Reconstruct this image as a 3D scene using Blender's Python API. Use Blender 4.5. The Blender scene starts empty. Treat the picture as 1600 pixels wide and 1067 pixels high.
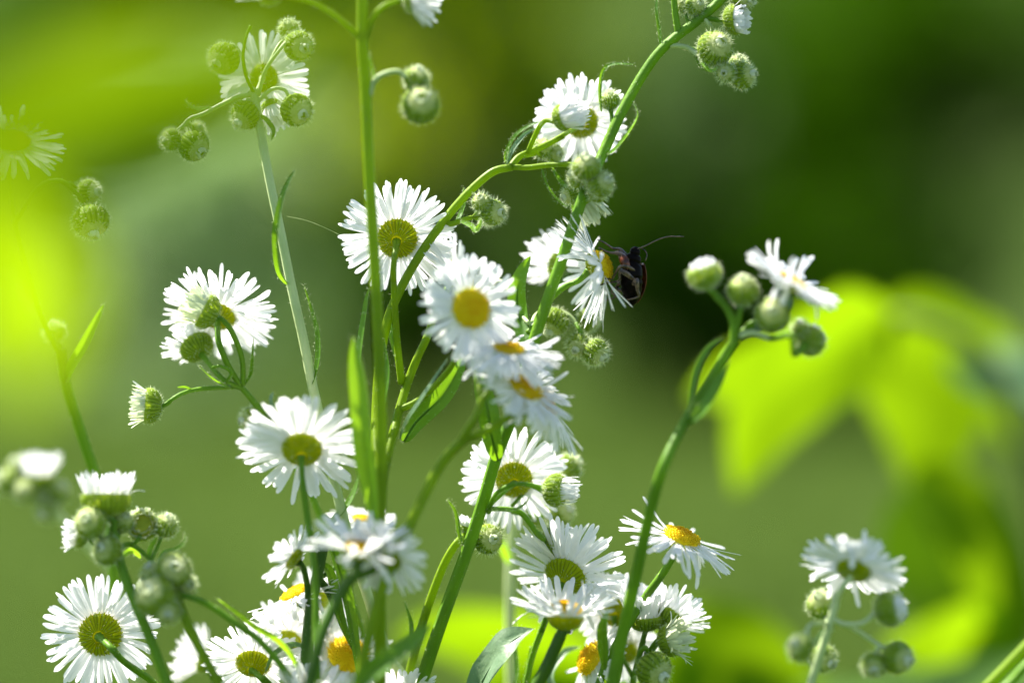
import bpy, math, random
from mathutils import Vector, Matrix, noise
R = math.radians
V = Vector
sc = bpy.context.scene

# ------------------------------------------------------------------ camera
CAM_Z = 0.45
FOC = 0.472                      # focus distance, m
cam_d = bpy.data.cameras.new('camera')
cam = bpy.data.objects.new('camera', cam_d)
sc.collection.objects.link(cam)
cam.location = (0, 0, CAM_Z)
cam.rotation_euler = (R(90), 0, 0)
cam_d.lens = 100
cam_d.sensor_width = 36
cam_d.clip_start = 0.01
cam_d.clip_end = 500
cam_d.dof.use_dof = True
cam_d.dof.focus_distance = FOC
cam_d.dof.aperture_fstop = 4.0
sc.camera = cam

# ------------------------------------------------------------------ light
SUN_EL, SUN_AZ = 56, -58         # azimuth from +Y (away from the camera) towards +X
w = bpy.data.worlds.new('World')
sc.world = w
w.use_nodes = True
nt = w.node_tree
bg = nt.nodes['Background']
sky = nt.nodes.new('ShaderNodeTexSky')
sky.sky_type = 'NISHITA'
sky.sun_disc = False
sky.sun_elevation = R(SUN_EL)
sky.sun_rotation = R(SUN_AZ)
nt.links.new(sky.outputs[0], bg.inputs[0])
bg.inputs[1].default_value = 0.075
sd = bpy.data.lights.new('sun', 'SUN')
sd.energy = 5.0
sd.angle = R(0.5)
sd.color = (1, 0.95, 0.86)
sun = bpy.data.objects.new('sun', sd)
sc.collection.objects.link(sun)
to_sun = V((math.sin(R(SUN_AZ)) * math.cos(R(SUN_EL)), math.cos(R(SUN_AZ)) * math.cos(R(SUN_EL)), math.sin(R(SUN_EL))))
sun.rotation_euler = to_sun.to_track_quat('Z', 'Y').to_euler()
sun.location = (-2, 2, 5)
sc.view_settings.view_transform = 'Standard'
sc.view_settings.look = 'None'
sc.view_settings.gamma = 1
sc.view_settings.exposure = 1.82
sc.render.engine = 'CYCLES'
sc.cycles.use_denoising = True
sc.cycles.max_bounces = 8
sc.cycles.diffuse_bounces = 5
sc.cycles.transmission_bounces = 6

# ------------------------------------------------------------------ materials
def leafy(name, col, col2=None, trans=None, tf=0.4, rough=0.5, scale=60, spec=0.3, bump=0.0, bscale=None):
    """diffuse + translucent + a little gloss, colour wandering between col and col2"""
    m = bpy.data.materials.new(name)
    m.use_nodes = True
    n = m.node_tree.nodes; l = m.node_tree.links
    n.clear()
    out = n.new('ShaderNodeOutputMaterial')
    pr = n.new('ShaderNodeBsdfPrincipled')
    pr.inputs['Roughness'].default_value = rough
    pr.inputs['Specular IOR Level'].default_value = spec
    tr = n.new('ShaderNodeBsdfTranslucent')
    mx = n.new('ShaderNodeMixShader')
    mx.inputs[0].default_value = tf
    geo = n.new('ShaderNodeTexCoord')
    nz = n.new('ShaderNodeTexNoise')
    nz.inputs['Scale'].default_value = scale
    nz.inputs['Detail'].default_value = 4
    l.new(geo.outputs['Object'], nz.inputs['Vector'])
    rmp = n.new('ShaderNodeValToRGB')
    rmp.color_ramp.elements[0].position = .32
    rmp.color_ramp.elements[1].position = .68
    col2 = col2 or tuple(c * .75 for c in col)
    rmp.color_ramp.elements[0].color = (*col2, 1)
    rmp.color_ramp.elements[1].color = (*col, 1)
    l.new(nz.outputs[0], rmp.inputs[0])
    l.new(rmp.outputs[0], pr.inputs['Base Color'])
    if trans:
        mm = n.new('ShaderNodeMix'); mm.data_type = 'RGBA'
        mm.inputs[6].default_value = (*[c * .8 for c in trans], 1)
        mm.inputs[7].default_value = (*trans, 1)
        l.new(nz.outputs[0], mm.inputs[0])
        l.new(mm.outputs[2], tr.inputs[0])
    else:
        l.new(rmp.outputs[0], tr.inputs[0])
    if bump:
        nb = n.new('ShaderNodeTexNoise')
        nb.inputs['Scale'].default_value = bscale or scale * 6
        l.new(geo.outputs['Object'], nb.inputs['Vector'])
        bp = n.new('ShaderNodeBump')
        bp.inputs['Strength'].default_value = bump
        bp.inputs['Distance'].default_value = 0.0002
        l.new(nb.outputs[0], bp.inputs['Height'])
        l.new(bp.outputs[0], pr.inputs['Normal'])
    l.new(pr.outputs[0], mx.inputs[1])
    l.new(tr.outputs[0], mx.inputs[2])
    l.new(mx.outputs[0], out.inputs[0])
    return m

M = {}
M['petal'] = leafy('white_petal', (.94, .94, .94), (.90, .90, .90), (.94, .94, .94), .5, .6, 300, .12)
M['petal_young'] = leafy('young_petal', (.82, .85, .74), (.66, .72, .46), (.70, .76, .5), .38, .6, 300, .15)
M['disc'] = leafy('yellow_disc', (.98, .80, .03), (.95, .66, .015), (.98, .82, .02), .4, .6, 700, .1)
M['disc_young'] = leafy('young_disc', (.62, .66, .08), (.45, .55, .05), (.7, .7, .06), .25, .6, 700, .1)
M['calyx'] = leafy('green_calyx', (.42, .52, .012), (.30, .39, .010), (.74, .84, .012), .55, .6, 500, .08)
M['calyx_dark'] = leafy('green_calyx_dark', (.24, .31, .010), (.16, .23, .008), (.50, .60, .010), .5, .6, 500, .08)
M['disc_inner'] = leafy('disc_inner', (.97, .68, .012), (.92, .55, .01), (.97, .7, .01), .35, .6, 700, .1)
M['bud'] = leafy('bud_green', (.34, .46, .05), (.24, .36, .03), (.58, .72, .04), .45, .6, 500, .12)
M['bud_dark'] = leafy('bud_green_dark', (.17, .28, .02), (.12, .21, .015), (.40, .56, .02), .4, .6, 500, .12)
M['bud_top'] = leafy('bud_top', (.66, .70, .34), (.46, .54, .16), (.75, .8, .3), .4, .6, 900, .12)
M['stem'] = leafy('stem_green', (.17, .34, .018), (.11, .24, .014), (.34, .56, .012), .33, .45, 120, .25, .4, 1500)
M['stem_dark'] = leafy('stem_dark_green', (.07, .16, .010), (.045, .11, .008), (.18, .34, .008), .25, .45, 120, .25, .4, 1500)
M['stem_yellow'] = leafy('stem_yellow_green', (.24, .37, .010), (.18, .29, .008), (.44, .62, .008), .42, .45, 120, .2, .3, 1500)
M['stem_pale'] = leafy('stem_pale', (.60, .70, .36), (.44, .56, .24), (.46, .58, .16), .2, .45, 120, .4, .3, 1500)
M['leaf'] = leafy('leaf_green', (.08, .20, .014), (.05, .14, .012), (.26, .50, .010), .45, .4, 150, .35, .5, 900)
M['leaf_bright'] = leafy('leaf_bright', (.16, .34, .02), (.12, .28, .02), (.42, .72, .02), .55, .42, 100, .35, .4, 900)
M['leaf_pale'] = leafy('leaf_pale', (.20, .30, .17), (.13, .23, .11), (.16, .34, .08), .25, .4, 200, .5, .8, 700)
M['hair'] = leafy('plant_hair', (.74, .82, .55), (.66, .75, .46), (.78, .85, .56), .55, .5, 100, .15)
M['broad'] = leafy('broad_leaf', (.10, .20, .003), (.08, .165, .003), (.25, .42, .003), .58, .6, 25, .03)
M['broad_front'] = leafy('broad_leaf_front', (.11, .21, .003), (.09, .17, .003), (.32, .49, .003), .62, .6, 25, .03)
M['broad_shade'] = leafy('broad_leaf_painted_shade', (.03, .08, .002), (.02, .06, .002), (.09, .20, .003), .35, .5, 25, .2)  # shade on the hanging leaf is put into this colour
M['broad_sheen'] = leafy('broad_leaf_painted_sheen', (.24, .36, .16), (.18, .30, .12), (.18, .34, .07), .2, .35, 25, .5)  # surface sheen is put into the pale base colour
M['bark'] = leafy('bark', (.16, .12, .08), (.09, .07, .05), None, 0, .8, 12, .2)
M['twig'] = leafy('twig', (.16, .20, .06), (.12, .15, .05), None, 0, .6, 40, .2)

# ------------------------------------------------------------------ helpers
def P(px, py, dz=0.0):
    """photo position (1600 x 1067) at dz millimetres behind the focus plane -> world point"""
    y = FOC + dz / 1000.0
    s = y * 0.36 / 1600
    return V(((px - 800) * s, y, CAM_Z - (py - 533.5) * s))
PX = FOC * 0.36 / 1600           # one photo pixel at the focus plane, metres

class MB:
    def __init__(s):
        s.v = []; s.f = []; s.mi = []
    def add(s, vs, fs, mi=0):
        o = len(s.v)
        s.v += [tuple(v) for v in vs]
        s.f += [tuple(o + i for i in f) for f in fs]
        s.mi += [mi] * len(fs)
    def build(s, name, mats, parent=None, off=V((0, 0, 0)), smooth=True):
        me = bpy.data.meshes.new(name)
        me.from_pydata([(v[0] - off[0], v[1] - off[1], v[2] - off[2]) for v in s.v] if off.length else s.v, [], s.f)
        for m in (mats if isinstance(mats, list) else [mats]):
            me.materials.append(m)
        me.polygons.foreach_set('material_index', s.mi)
        me.polygons.foreach_set('use_smooth', [smooth] * len(s.f))
        me.update()
        o = bpy.data.objects.new(name, me)
        sc.collection.objects.link(o)
        if parent: o.parent = parent
        return o

def catmull(pts, n):
    pts = [V(p) for p in pts]
    if len(pts) == 2:
        return [pts[0].lerp(pts[1], i / n) for i in range(n + 1)]
    q = [pts[0] * 2 - pts[1]] + pts + [pts[-1] * 2 - pts[-2]]
    out = []
    for i in range(1, len(q) - 2):
        p0, p1, p2, p3 = q[i - 1:i + 3]
        for k in range(n):
            t = k / n
            out.append(.5 * ((2 * p1) + (p2 - p0) * t + (2 * p0 - 5 * p1 + 4 * p2 - p3) * t * t + (3 * p1 - p0 - 3 * p2 + p3) * t ** 3))
    out.append(pts[-1])
    return out

def frames(path):
    T = []
    for i in range(len(path)):
        a = path[max(i - 1, 0)]; b = path[min(i + 1, len(path) - 1)]
        d = b - a
        T.append(d.normalized() if d.length > 1e-9 else V((0, 0, 1)))
    n = T[0].orthogonal().normalized()
    out = []
    for t in T:
        n = (n - t * n.dot(t)).normalized()
        out.append((t, n, t.cross(n)))
    return out

def tube(mb, path, rad, ns=12, ridge=0.0, mi=0, cap=True):
    fr = frames(path)
    vs = []
    for i, (p, (t, n, b)) in enumerate(zip(path, fr)):
        r = rad(i / (len(path) - 1)) if callable(rad) else rad
        for k in range(ns):
            a = 2 * math.pi * k / ns
            rr = r * (1 + (ridge if k % 2 else -ridge))
            vs.append(p + (n * math.cos(a) + b * math.sin(a)) * rr)
    fs = []
    for i in range(len(path) - 1):
        for k in range(ns):
            fs.append((i * ns + k, i * ns + (k + 1) % ns, (i + 1) * ns + (k + 1) % ns, (i + 1) * ns + k))
    if cap:
        fs.append(tuple(range(ns))[::-1])
        fs.append(tuple((len(path) - 1) * ns + k for k in range(ns)))
    mb.add(vs, fs, mi)
    return fr

def hair(mb, p, d, L, wd, rnd, mi=1):
    s = d.orthogonal().normalized()
    s.rotate(Matrix.Rotation(rnd.random() * 6.28, 3, d))
    bend = s.cross(d) * L * rnd.uniform(-.25, .25)
    m_ = p + d * L * .5 + bend * .3
    e = p + d * L + bend
    mb.add([p - s * wd, p + s * wd, m_ + s * wd * .7, m_ - s * wd * .7, e], [(0, 1, 2, 3), (3, 2, 4)], mi)

def stem_mesh(path, r0, r1, rnd, hairs=1.0, flare=0):
    mb = MB()
    rad = lambda t: (r0 + (r1 - r0) * t) * (1 + (flare * max(0, (t - .8) / .2) ** 2))
    fr = tube(mb, path, rad, 18, .10)
    # fine hairs on the visible stretch only
    n = len(path)
    for i in range(n - 1):
        seg = path[i + 1] - path[i]
        if path[i].z < CAM_Z - .075: continue
        cnt = seg.length / 0.00022 * hairs
        for _ in range(int(cnt + rnd.random())):
            a = rnd.random() * 6.283
            t, nn, b = fr[i]
            d = nn * math.cos(a) + b * math.sin(a)
            p = path[i].lerp(path[i + 1], rnd.random()) + d * rad(i / n) * .95
            hair(mb, p, (d + t * rnd.uniform(-.1, .7)).normalized(), rnd.uniform(.00025, .0006), .00002, rnd)
    return mb

def blade(mb, pts, hw, roll=0, fold=.35, prof='lance', nseg=7, wave=0.0, teeth=0.0, rnd=random, twist=0, nw=3):
    """leaf blade along a midrib; roll 0 faces the camera, 90 edge-on; hw = half width in metres"""
    path = catmull(pts, nseg)
    n = len(path)
    vs = []
    ph = rnd.random() * 6
    for i, p in enumerate(path):
        t = i / (n - 1)
        a = path[max(i - 1, 0)]; b = path[min(i + 1, n - 1)]
        T = (b - a).normalized()
        N = V((0, -1, 0)); N = (N - T * N.dot(T))
        N = N.normalized() if N.length > .05 else T.orthogonal().normalized()
        S = T.cross(N)
        ra = R(roll + twist * t)
        side = S * math.cos(ra) + N * math.sin(ra)
        nrm = side.cross(T)
        if prof == 'lance':
            w_ = (max(t, 0.0) ** .55 + .12) * (1 - t) ** .7 * 1.45
        elif prof == 'strap':
            w_ = min(1, (.35 + t * 2.2)) * (1 - t ** 5) ** .8 * (1 if t < .7 else (1 - (t - .7) / .3 * .45))
        else:   # broad
            w_ = math.sin(math.pi * min(1, t ** .8)) ** .75 if 0 < t < 1 else 0
        w_ = max(w_, .02) * hw
        if teeth: w_ *= 1 + teeth * (1 if i % 2 else -1)
        for k in range(-nw, nw + 1):
            u = k / nw
            off = side * (u * w_) + nrm * (abs(u) * w_ * fold) + nrm * (math.sin(t * 9 + u * 2.5 + ph) * wave * w_)
            vs.append(p + off)
    c = 2 * nw + 1
    fs = [(i * c + k, i * c + k + 1, (i + 1) * c + k + 1, (i + 1) * c + k) for i in range(n - 1) for k in range(c - 1)]
    mb.add(vs, fs, 0)
    return path

def tag(o, label=None, cat=None, group=None, kind=None):
    if label: o['label'] = label
    if cat: o['category'] = cat
    if group: o['group'] = group
    if kind: o['kind'] = kind
    return o

def axis_m(ax):
    """head frame: local Z along the facing direction; ax = (right, up, towards the camera)"""
    d = V((ax[0], -ax[2], ax[1])).normalized()
    return d.to_track_quat('Z', 'Y').to_matrix(), d

# ------------------------------------------------------------------ flower heads and buds (local frame, +Z = facing direction)
TS = [0, .14, .32, .52, .72, .86, .93, .975, 1]
def petals(rnd, r, L, n, cup, bend=0, wd=.00048, spread=12, zoff=0.0, gap=0.0, jitter=.12, droop=None):
    mb = MB()
    for k in range(n):
        if rnd.random() < gap: continue
        a = 2 * math.pi * (k + rnd.uniform(-.3, .3)) / n
        out = V((math.cos(a), math.sin(a), 0)); tg = V((-math.sin(a), math.cos(a), 0))
        el = R(cup + rnd.gauss(0, spread * .5) + (k % 2) * 5)
        if droop: el += R(droop[1] * max(0, math.cos(a - droop[0])))
        bd = R(bend + rnd.gauss(0, 9))
        sw = R(rnd.gauss(0, 5))
        if rnd.random() < .055: bd += R(rnd.choice((-70, 60, 40))); sw *= 3
        if rnd.random() < .03: el += R(rnd.choice((-35, 35)))
        ll = L * (1 + rnd.uniform(-jitter, jitter * .6))
        w0 = wd * rnd.uniform(.8, 1.2)
        p = out * (r * rnd.uniform(.86, .95)) + V((0, 0, zoff - .0001 + rnd.uniform(0, .00025)))
        nl = 8
        rl = rnd.uniform(-.5, .5)
        vs = []
        for i in range(nl + 1):
            t = TS[i]
            e = el + bd * t
            d = out * math.cos(e) + V((0, 0, 1)) * math.sin(e) + tg * (math.sin(sw) * (.3 + t))
            up = (V((0, 0, 1)) * math.cos(e) - out * math.sin(e))
            sd_ = tg * math.cos(rl * t) + up * math.sin(rl * t)
            if i: p = p + d * (ll * (t - TS[i - 1]))
            ww = w0 * (.42 + .58 * min(1, t / .45)) * (1 if t < .86 else math.sqrt(max(0.06, 1 - ((t - .86) / .14) ** 2)))
            for u, h in ((-1, .0), (-.5, .16), (0, -.08), (.5, .16), (1, .0)):
                vs.append(p + sd_ * (u * ww) + up * (h * ww))
        fs = [(i * 5 + j, i * 5 + j + 1, (i + 1) * 5 + j + 1, (i + 1) * 5 + j) for i in range(nl) for j in range(4)]
        mb.add(vs, fs)
    return mb

def calyx(rnd, r, phimax, depth, nb=24, hairs=160, hl=.0007, stretch=1.0):
    """bowl of bracts: lathe from the back pole to phimax (90 = rim level), rim at z=0"""
    mb = MB()
    prof = []
    n = 9
    z0 = 0 if phimax <= 90 else 0
    def pt(phi):
        rr = r * math.sin(R(phi))
        z = -math.cos(R(phi)) * depth
        return rr, z
    r_in = r * .24
    for i in range(n + 1):
        phi = 12 + (phimax - 12) * i / n
        prof.append(pt(phi))
    ns = 36
    vs = []; fs = []
    for i, (rr, z) in enumerate(prof):
        for k in range(ns):
            a = 2 * math.pi * k / ns
            q = rr * (1 + .02 * math.cos(k * math.pi))
            vs.append((q * math.cos(a), q * math.sin(a), z))
    for i in range(n):
        for k in range(ns):
            fs.append((i * ns + k, i * ns + (k + 1) % ns, (i + 1) * ns + (k + 1) % ns, (i + 1) * ns + k))
    fs.append(tuple(range(ns))[::-1])
    if phimax > 110:
        fs.append(tuple(n * ns + k for k in range(ns)))
    mb.add(vs, fs, 0)
    if phimax > 140:
        o_ = len(mb.f) - len(fs)
        for i in range(n):
            if 12 + (phimax - 12) * (i + .5) / n > 128:
                for k in range(ns): mb.mi[o_ + i * ns + k] = 3
    # bracts: narrow keeled strips lying on the bowl, two staggered rows
    for row in range(2):
        for k in range(nb):
            a = 2 * math.pi * (k + .5 * row + rnd.uniform(-.15, .15)) / nb
            lift = 1.03 + .035 * row
            hwid = math.pi * r / nb * .6
            m_ = 6
            top = phimax + (2 if row else -6) + rnd.uniform(-4, 7)
            vs = []
            for i in range(m_ + 1):
                t = i / m_
                phi = 16 + (top - 16) * t
                rr, z = pt(phi)
                rr *= lift + .02 * t; z = z * (1 + .03)
                wq = hwid * (math.sin(R(min(phi, 90))) * .9 + .1) * (1 if t < .6 else 1 - (t - .6) / .4 * .93)
                o_ = V((math.cos(a), math.sin(a), 0)); tg = V((-math.sin(a), math.cos(a), 0))
                c_ = o_ * rr + V((0, 0, z))
                vs += [c_ - tg * wq, c_ + o_ * (wq * .45) + V((0, 0, -abs(math.cos(R(phi))) * wq * .35)), c_ + tg * wq]
            fs = []
            for i in range(m_):
                fs += [(i * 3, i * 3 + 1, i * 3 + 4, i * 3 + 3), (i * 3 + 1, i * 3 + 2, i * 3 + 5, i * 3 + 4)]
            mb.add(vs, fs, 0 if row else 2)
            if phimax > 140:
                for q_ in range(len(fs)):
                    if 16 + (top - 16) * (q_ // 2 + .5) / m_ > 132: mb.mi[len(mb.mi) - len(fs) + q_] = 3
    for _ in range(hairs):
        phi = rnd.uniform(18, phimax); a = rnd.random() * 6.283
        rr, z = pt(phi)
        o_ = V((math.cos(a), math.sin(a), 0))
        nrm = (o_ * math.sin(R(phi)) + V((0, 0, -math.cos(R(phi))))).normalized()
        d = (nrm + V((rnd.gauss(0, .3), rnd.gauss(0, .3), rnd.gauss(.15, .3)))).normalized()
        hair(mb, o_ * rr * 1.04 + V((0, 0, z)) * 1.04, d, hl * rnd.uniform(.35, 1.1), .000027, rnd)
    return mb

def disc(rnd, r, dome=.42):
    mb = MB()
    n = 7; ns = 24
    vs = [(0, 0, r * dome)]; fs = []
    for i in range(1, n + 1):
        ph = i / n * math.pi / 2
        for k in range(ns):
            a = 2 * math.pi * k / ns
            vs.append((r * .96 * math.sin(ph) * math.cos(a), r * .96 * math.sin(ph) * math.sin(a), r * dome * math.cos(ph)))
    for k in range(ns): fs.append((0, 1 + k, 1 + (k + 1) % ns))
    for i in range(n - 1):
        for k in range(ns):
            fs.append((1 + i * ns + k, 1 + (i + 1) * ns + k, 1 + (i + 1) * ns + (k + 1) % ns, 1 + i * ns + (k + 1) % ns))
    mb.add(vs, fs)
    N = 190
    for k in range(N):
        q = math.sqrt((k + .5) / N)
        a = k * 2.39996
        rr = r * .98 * q
        z = r * dome * math.sqrt(max(0, 1 - (q * .98) ** 2))
        c_ = V((rr * math.cos(a), rr * math.sin(a), z))
        d = V((c_.x * dome, c_.y * dome, max(z, r * .05) / dome * .8)).normalized()
        d = (d + V((rnd.gauss(0, .08), rnd.gauss(0, .08), 0))).normalized()
        h = r * rnd.uniform(.05, .14) * (.7 + .8 * q)
        b = r * .052
        s = d.orthogonal().normalized(); s2 = d.cross(s)
        ring = lambda hh, rad_: [c_ + d * hh + (s * math.cos(j * 1.2566) + s2 * math.sin(j * 1.2566)) * rad_ for j in range(5)]
        vs = ring(-b * .3, b * .7) + ring(h * .75, b * .8) + ring(h, b * 1.15) + [c_ + d * (h * .85)]
        fs = []
        for i in range(2):
            for j in range(5):
                fs.append((i * 5 + j, i * 5 + (j + 1) % 5, (i + 1) * 5 + (j + 1) % 5, (i + 1) * 5 + j))
        for j in range(5): fs.append((10 + j, 10 + (j + 1) % 5, 15))
        mb.add(vs, fs, 1 if q < .42 else 0)
    return mb

class Plant:
    def __init__(s, label, pts, r=6.0, r1=None, mat='stem', seed=1, down=True, group=None, hairs=1.0, scale_r=True, lean=0.0):
        """pts bottom -> top in photo pixels + dz; r in photo pixels (half width)"""
        s.rnd = random.Random(seed * 7919 + 13)
        s.mat = mat
        s.hairs = hairs
        W = [P(*p) for p in pts]
        if down:
            d = (W[1] - W[0]).normalized()
            a = W[0] - d * .03
            b = a - (d * .6 + V((0, 0, 1)) * .4).normalized() * .08
            x = b.x - d.x * .03 + lean; y = b.y + .0
            W = [V((x, y, -.004)), V((x + (b.x - x) * .3, y, .15)), b, a] + W
        s.base = V((W[0].x, W[0].y, 0))
        s.root = bpy.data.objects.new('fleabane_plant', None)
        s.root.empty_display_size = .01
        sc.collection.objects.link(s.root)
        s.root.location = s.base
        tag(s.root, label, 'wildflower', group)
        r1 = r * .75 if r1 is None else r1
        path = catmull(W, 10)
        mb = stem_mesh(path, r * PX * .92, r1 * PX * .95, s.rnd, hairs)
        mb.build('stem', [M[mat], M['hair']], s.root, s.base)
    def branch(s, pts, r=4, r1=None, mat=None, hairs=None, name='branch', raw=None, flare=0):
        W = [P(*p) for p in pts] + (raw or [])
        path = catmull(W, 9)
        mb = stem_mesh(path, r * PX * .88, (r * .8 if r1 is None else r1) * PX * .88, s.rnd, s.hairs if hairs is None else hairs, flare)
        return mb.build(name, [M[mat or s.mat], M['hair']], s.root, s.base)
    def leaf(s, pts, hw=9, roll=0, fold=.35, mat='leaf', prof='lance', twist=0, wave=.05, hairs=True):
        mb = MB()
        W = [P(*p) for p in pts]
        path = blade(mb, W, hw * PX, roll, fold, prof, 8, wave, 0, s.rnd, twist)
        nv = len(mb.v)
        tube(mb, path, lambda t: max(.6, hw * .07) * PX * (1.1 - t), 6)
        if hairs:
            vs = list(mb.v[:nv])
            for i in range(0, len(vs)):
                if i % 7 in (0, 6) or s.rnd.random() < .3:
                    d = V((s.rnd.gauss(0, 1), s.rnd.gauss(0, 1), s.rnd.gauss(0, 1))).normalized()
                    for _ in range(2):
                        hair(mb, V(vs[i]) + V((s.rnd.gauss(0, 1), 0, s.rnd.gauss(0, 1))) * .0002, d, s.rnd.uniform(.0002, .0005), .000016, s.rnd)
        return mb.build('leaf', [M[mat], M['hair']], s.root, s.base)
    def _head(s, name, pos, ax, r, ped, pr, back, pmat=None):
        Rm, d = axis_m(ax)
        c = P(*pos)
        if ped:
            e = c - d * (back * .93)
            pre = e - d * (2.0 * r)
            W = [P(*p) for p in ped] + ([pre] if (P(*ped[-1]) - e).length > 3.5 * r else []) + [e]
            path = catmull(W, 8)
            mb = stem_mesh(path, pr * PX * .88, pr * PX * .84, s.rnd, s.hairs, .7)
            mb.build('flower_stalk', [M[pmat or s.mat], M['hair']], s.root, s.base)
        mat4 = Matrix.Translation(c - s.base) @ Rm.to_4x4()
        return mat4
    def flower(s, pos, ax, Rr=90, r=31, cup=0, bend=0, n=66, ped=None, pr=4, depth=.62, label=None, gap=.03, spread=14, petal='petal', droop=None, dome=.42, wd=None, hairs=160, pmat=None):
        r = r * PX; L = Rr * PX - r * .9
        mat4 = s._head('flower_head', pos, ax, r, ped, pr, r * depth, pmat)
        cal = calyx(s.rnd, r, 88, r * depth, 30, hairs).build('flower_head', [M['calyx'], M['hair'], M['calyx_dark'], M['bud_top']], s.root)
        cal.matrix_local = mat4
        if label: cal['label'] = label
        petals(s.rnd, r, L, int(n * 1.5), cup, bend, (wd or .00050) * .77, spread, 0, gap, droop=droop).build('ray_petals', M[petal], cal)
        disc(s.rnd, r * .93, dome).build('disc', [M['disc'], M['disc_inner']], cal)
        return cal
    def half(s, pos, ax, r=26, L=40, cup=62, n=60, ped=None, pr=3.5, petal='petal', hairs=260, depth=.8, wd=.0003, phi=100, bend=0, pmat=None):
        """a head just opening: petals still upright in a brush"""
        r = r * PX
        mat4 = s._head('flower_head', pos, ax, r, ped, pr, r * depth, pmat)
        cal = calyx(s.rnd, r, phi, r * depth, 26, hairs, .0008).build('flower_head', [M['bud'], M['hair'], M['bud_dark'], M['bud_top']], s.root)
        cal.matrix_local = mat4
        mb = petals(s.rnd, r * .95, L * PX, n, cup, bend, wd * .8, 14, 0, jitter=.25)
        mb2 = petals(s.rnd, r * .7, L * PX * .95, n // 2, min(88, cup + 12), bend, wd * .8, 14, 0, jitter=.25)
        mb.add(mb2.v, mb2.f)
        mb.build('ray_petals', M[petal], cal)
        disc(s.rnd, r * .8, .3).build('disc', [M['disc_young'], M['disc_young']], cal)
        return cal
    def bud(s, pos, ax, r=20, ped=None, pr=2.6, tip=.55, hairs=560, hl=.0010, petal='petal_young', phi=158, depth=.92, cup=None, pmat=None):
        r = r * PX
        mat4 = s._head('bud', pos, ax, r, ped, pr, r * depth, pmat)
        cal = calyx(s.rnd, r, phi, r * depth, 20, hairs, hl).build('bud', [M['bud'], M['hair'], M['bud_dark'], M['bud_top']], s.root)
        cal.matrix_local = mat4
        z = -math.cos(R(phi)) * r * depth
        rr = r * math.sin(R(phi))
        if phi > 140:
            t_ = petals(s.rnd, rr, r * .42, 22, 70, 60, .00022, 26, z * .97)
        else:
            t_ = petals(s.rnd, rr, r * tip, 30, cup - 4, 34, .00020, 16, z * .9, jitter=.3)
            u_ = petals(s.rnd, rr * .72, r * tip * 1.15, 20, cup, 28, .00020, 16, z * .9, jitter=.3)
            t_.add(u_.v, u_.f)
            u_ = petals(s.rnd, rr * .4, r * tip * 1.3, 12, cup + 2, 10, .00020, 16, z * .9, jitter=.3)
            t_.add(u_.v, u_.f)
        t_.build('bud_tip', M[petal], cal)
        return cal

# ------------------------------------------------------------------ ground, wood edge and shrubs far behind
def ground_h(x, y):
    d = max(0, y - 34)
    return d * .55 * min(1, d / 8) + (noise.noise(V((x * .15, y * .15, 0))) * .12 * min(1, max(0, (y - 2)) / 6))
def make_ground():
    m = bpy.data.materials.new('meadow'); m.use_nodes = True
    n = m.node_tree.nodes; l = m.node_tree.links
    pr = n['Principled BSDF']; pr.inputs['Roughness'].default_value = .9; pr.inputs['Specular IOR Level'].default_value = 0
    tc = n.new('ShaderNodeTexCoord'); nz = n.new('ShaderNodeTexNoise'); nz.inputs['Scale'].default_value = .9; nz.inputs['Detail'].default_value = 8
    rp = n.new('ShaderNodeValToRGB'); rp.color_ramp.elements[0].position = .3; rp.color_ramp.elements[1].position = .7
    rp.color_ramp.elements[0].color = (.037, .064, .016, 1); rp.color_ramp.elements[1].color = (.062, .097, .023, 1)
    l.new(tc.outputs['Object'], nz.inputs['Vector']); l.new(nz.outputs[0], rp.inputs[0]); l.new(rp.outputs[0], pr.inputs['Base Color'])
    xs = [-60 + i * 2 for i in range(61)]
    ys = [-12 + i * 1.6 for i in range(70)]
    mb = MB()
    vs = [(x, y, ground_h(x, y)) for y in ys for x in xs]
    nx = len(xs)
    fs = [(j * nx + i, j * nx + i + 1, (j + 1) * nx + i + 1, (j + 1) * nx + i) for j in range(len(ys) - 1) for i in range(nx - 1)]
    mb.add(vs, fs)
    tag(mb.build('ground', m), kind='structure')
make_ground()

def grass():
    rnd = random.Random(5)
    mb = MB()
    for _ in range(26000):
        y = 1.2 + 22 * rnd.random() ** 1.6
        x = rnd.uniform(-1, 1) * (.6 + y * .3)
        z = ground_h(x, y)
        h = rnd.uniform(.04, .12); wd = .004 + y * .0006
        a = rnd.random() * 6.28
        s = V((math.cos(a), math.sin(a), 0)) * wd
        t = V((rnd.gauss(0, .03), rnd.gauss(0, .03), h))
        p = V((x, y, z - .005))
        mb.add([p - s, p + s, p + t * .6 + s * .6, p + t * .6 - s * .6, p + t * 1.0 + V((t.x, t.y, 0))], [(0, 1, 2, 3), (3, 2, 4)])
    m = leafy('grass', (.064, .108, .022), (.045, .080, .018), (.13, .21, .026), .35, 1, 3, 0)
    tag(mb.build('meadow_grass', m, smooth=False), 'short green grass covering the meadow behind the flowers', 'grass', kind='stuff')
grass()

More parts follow.
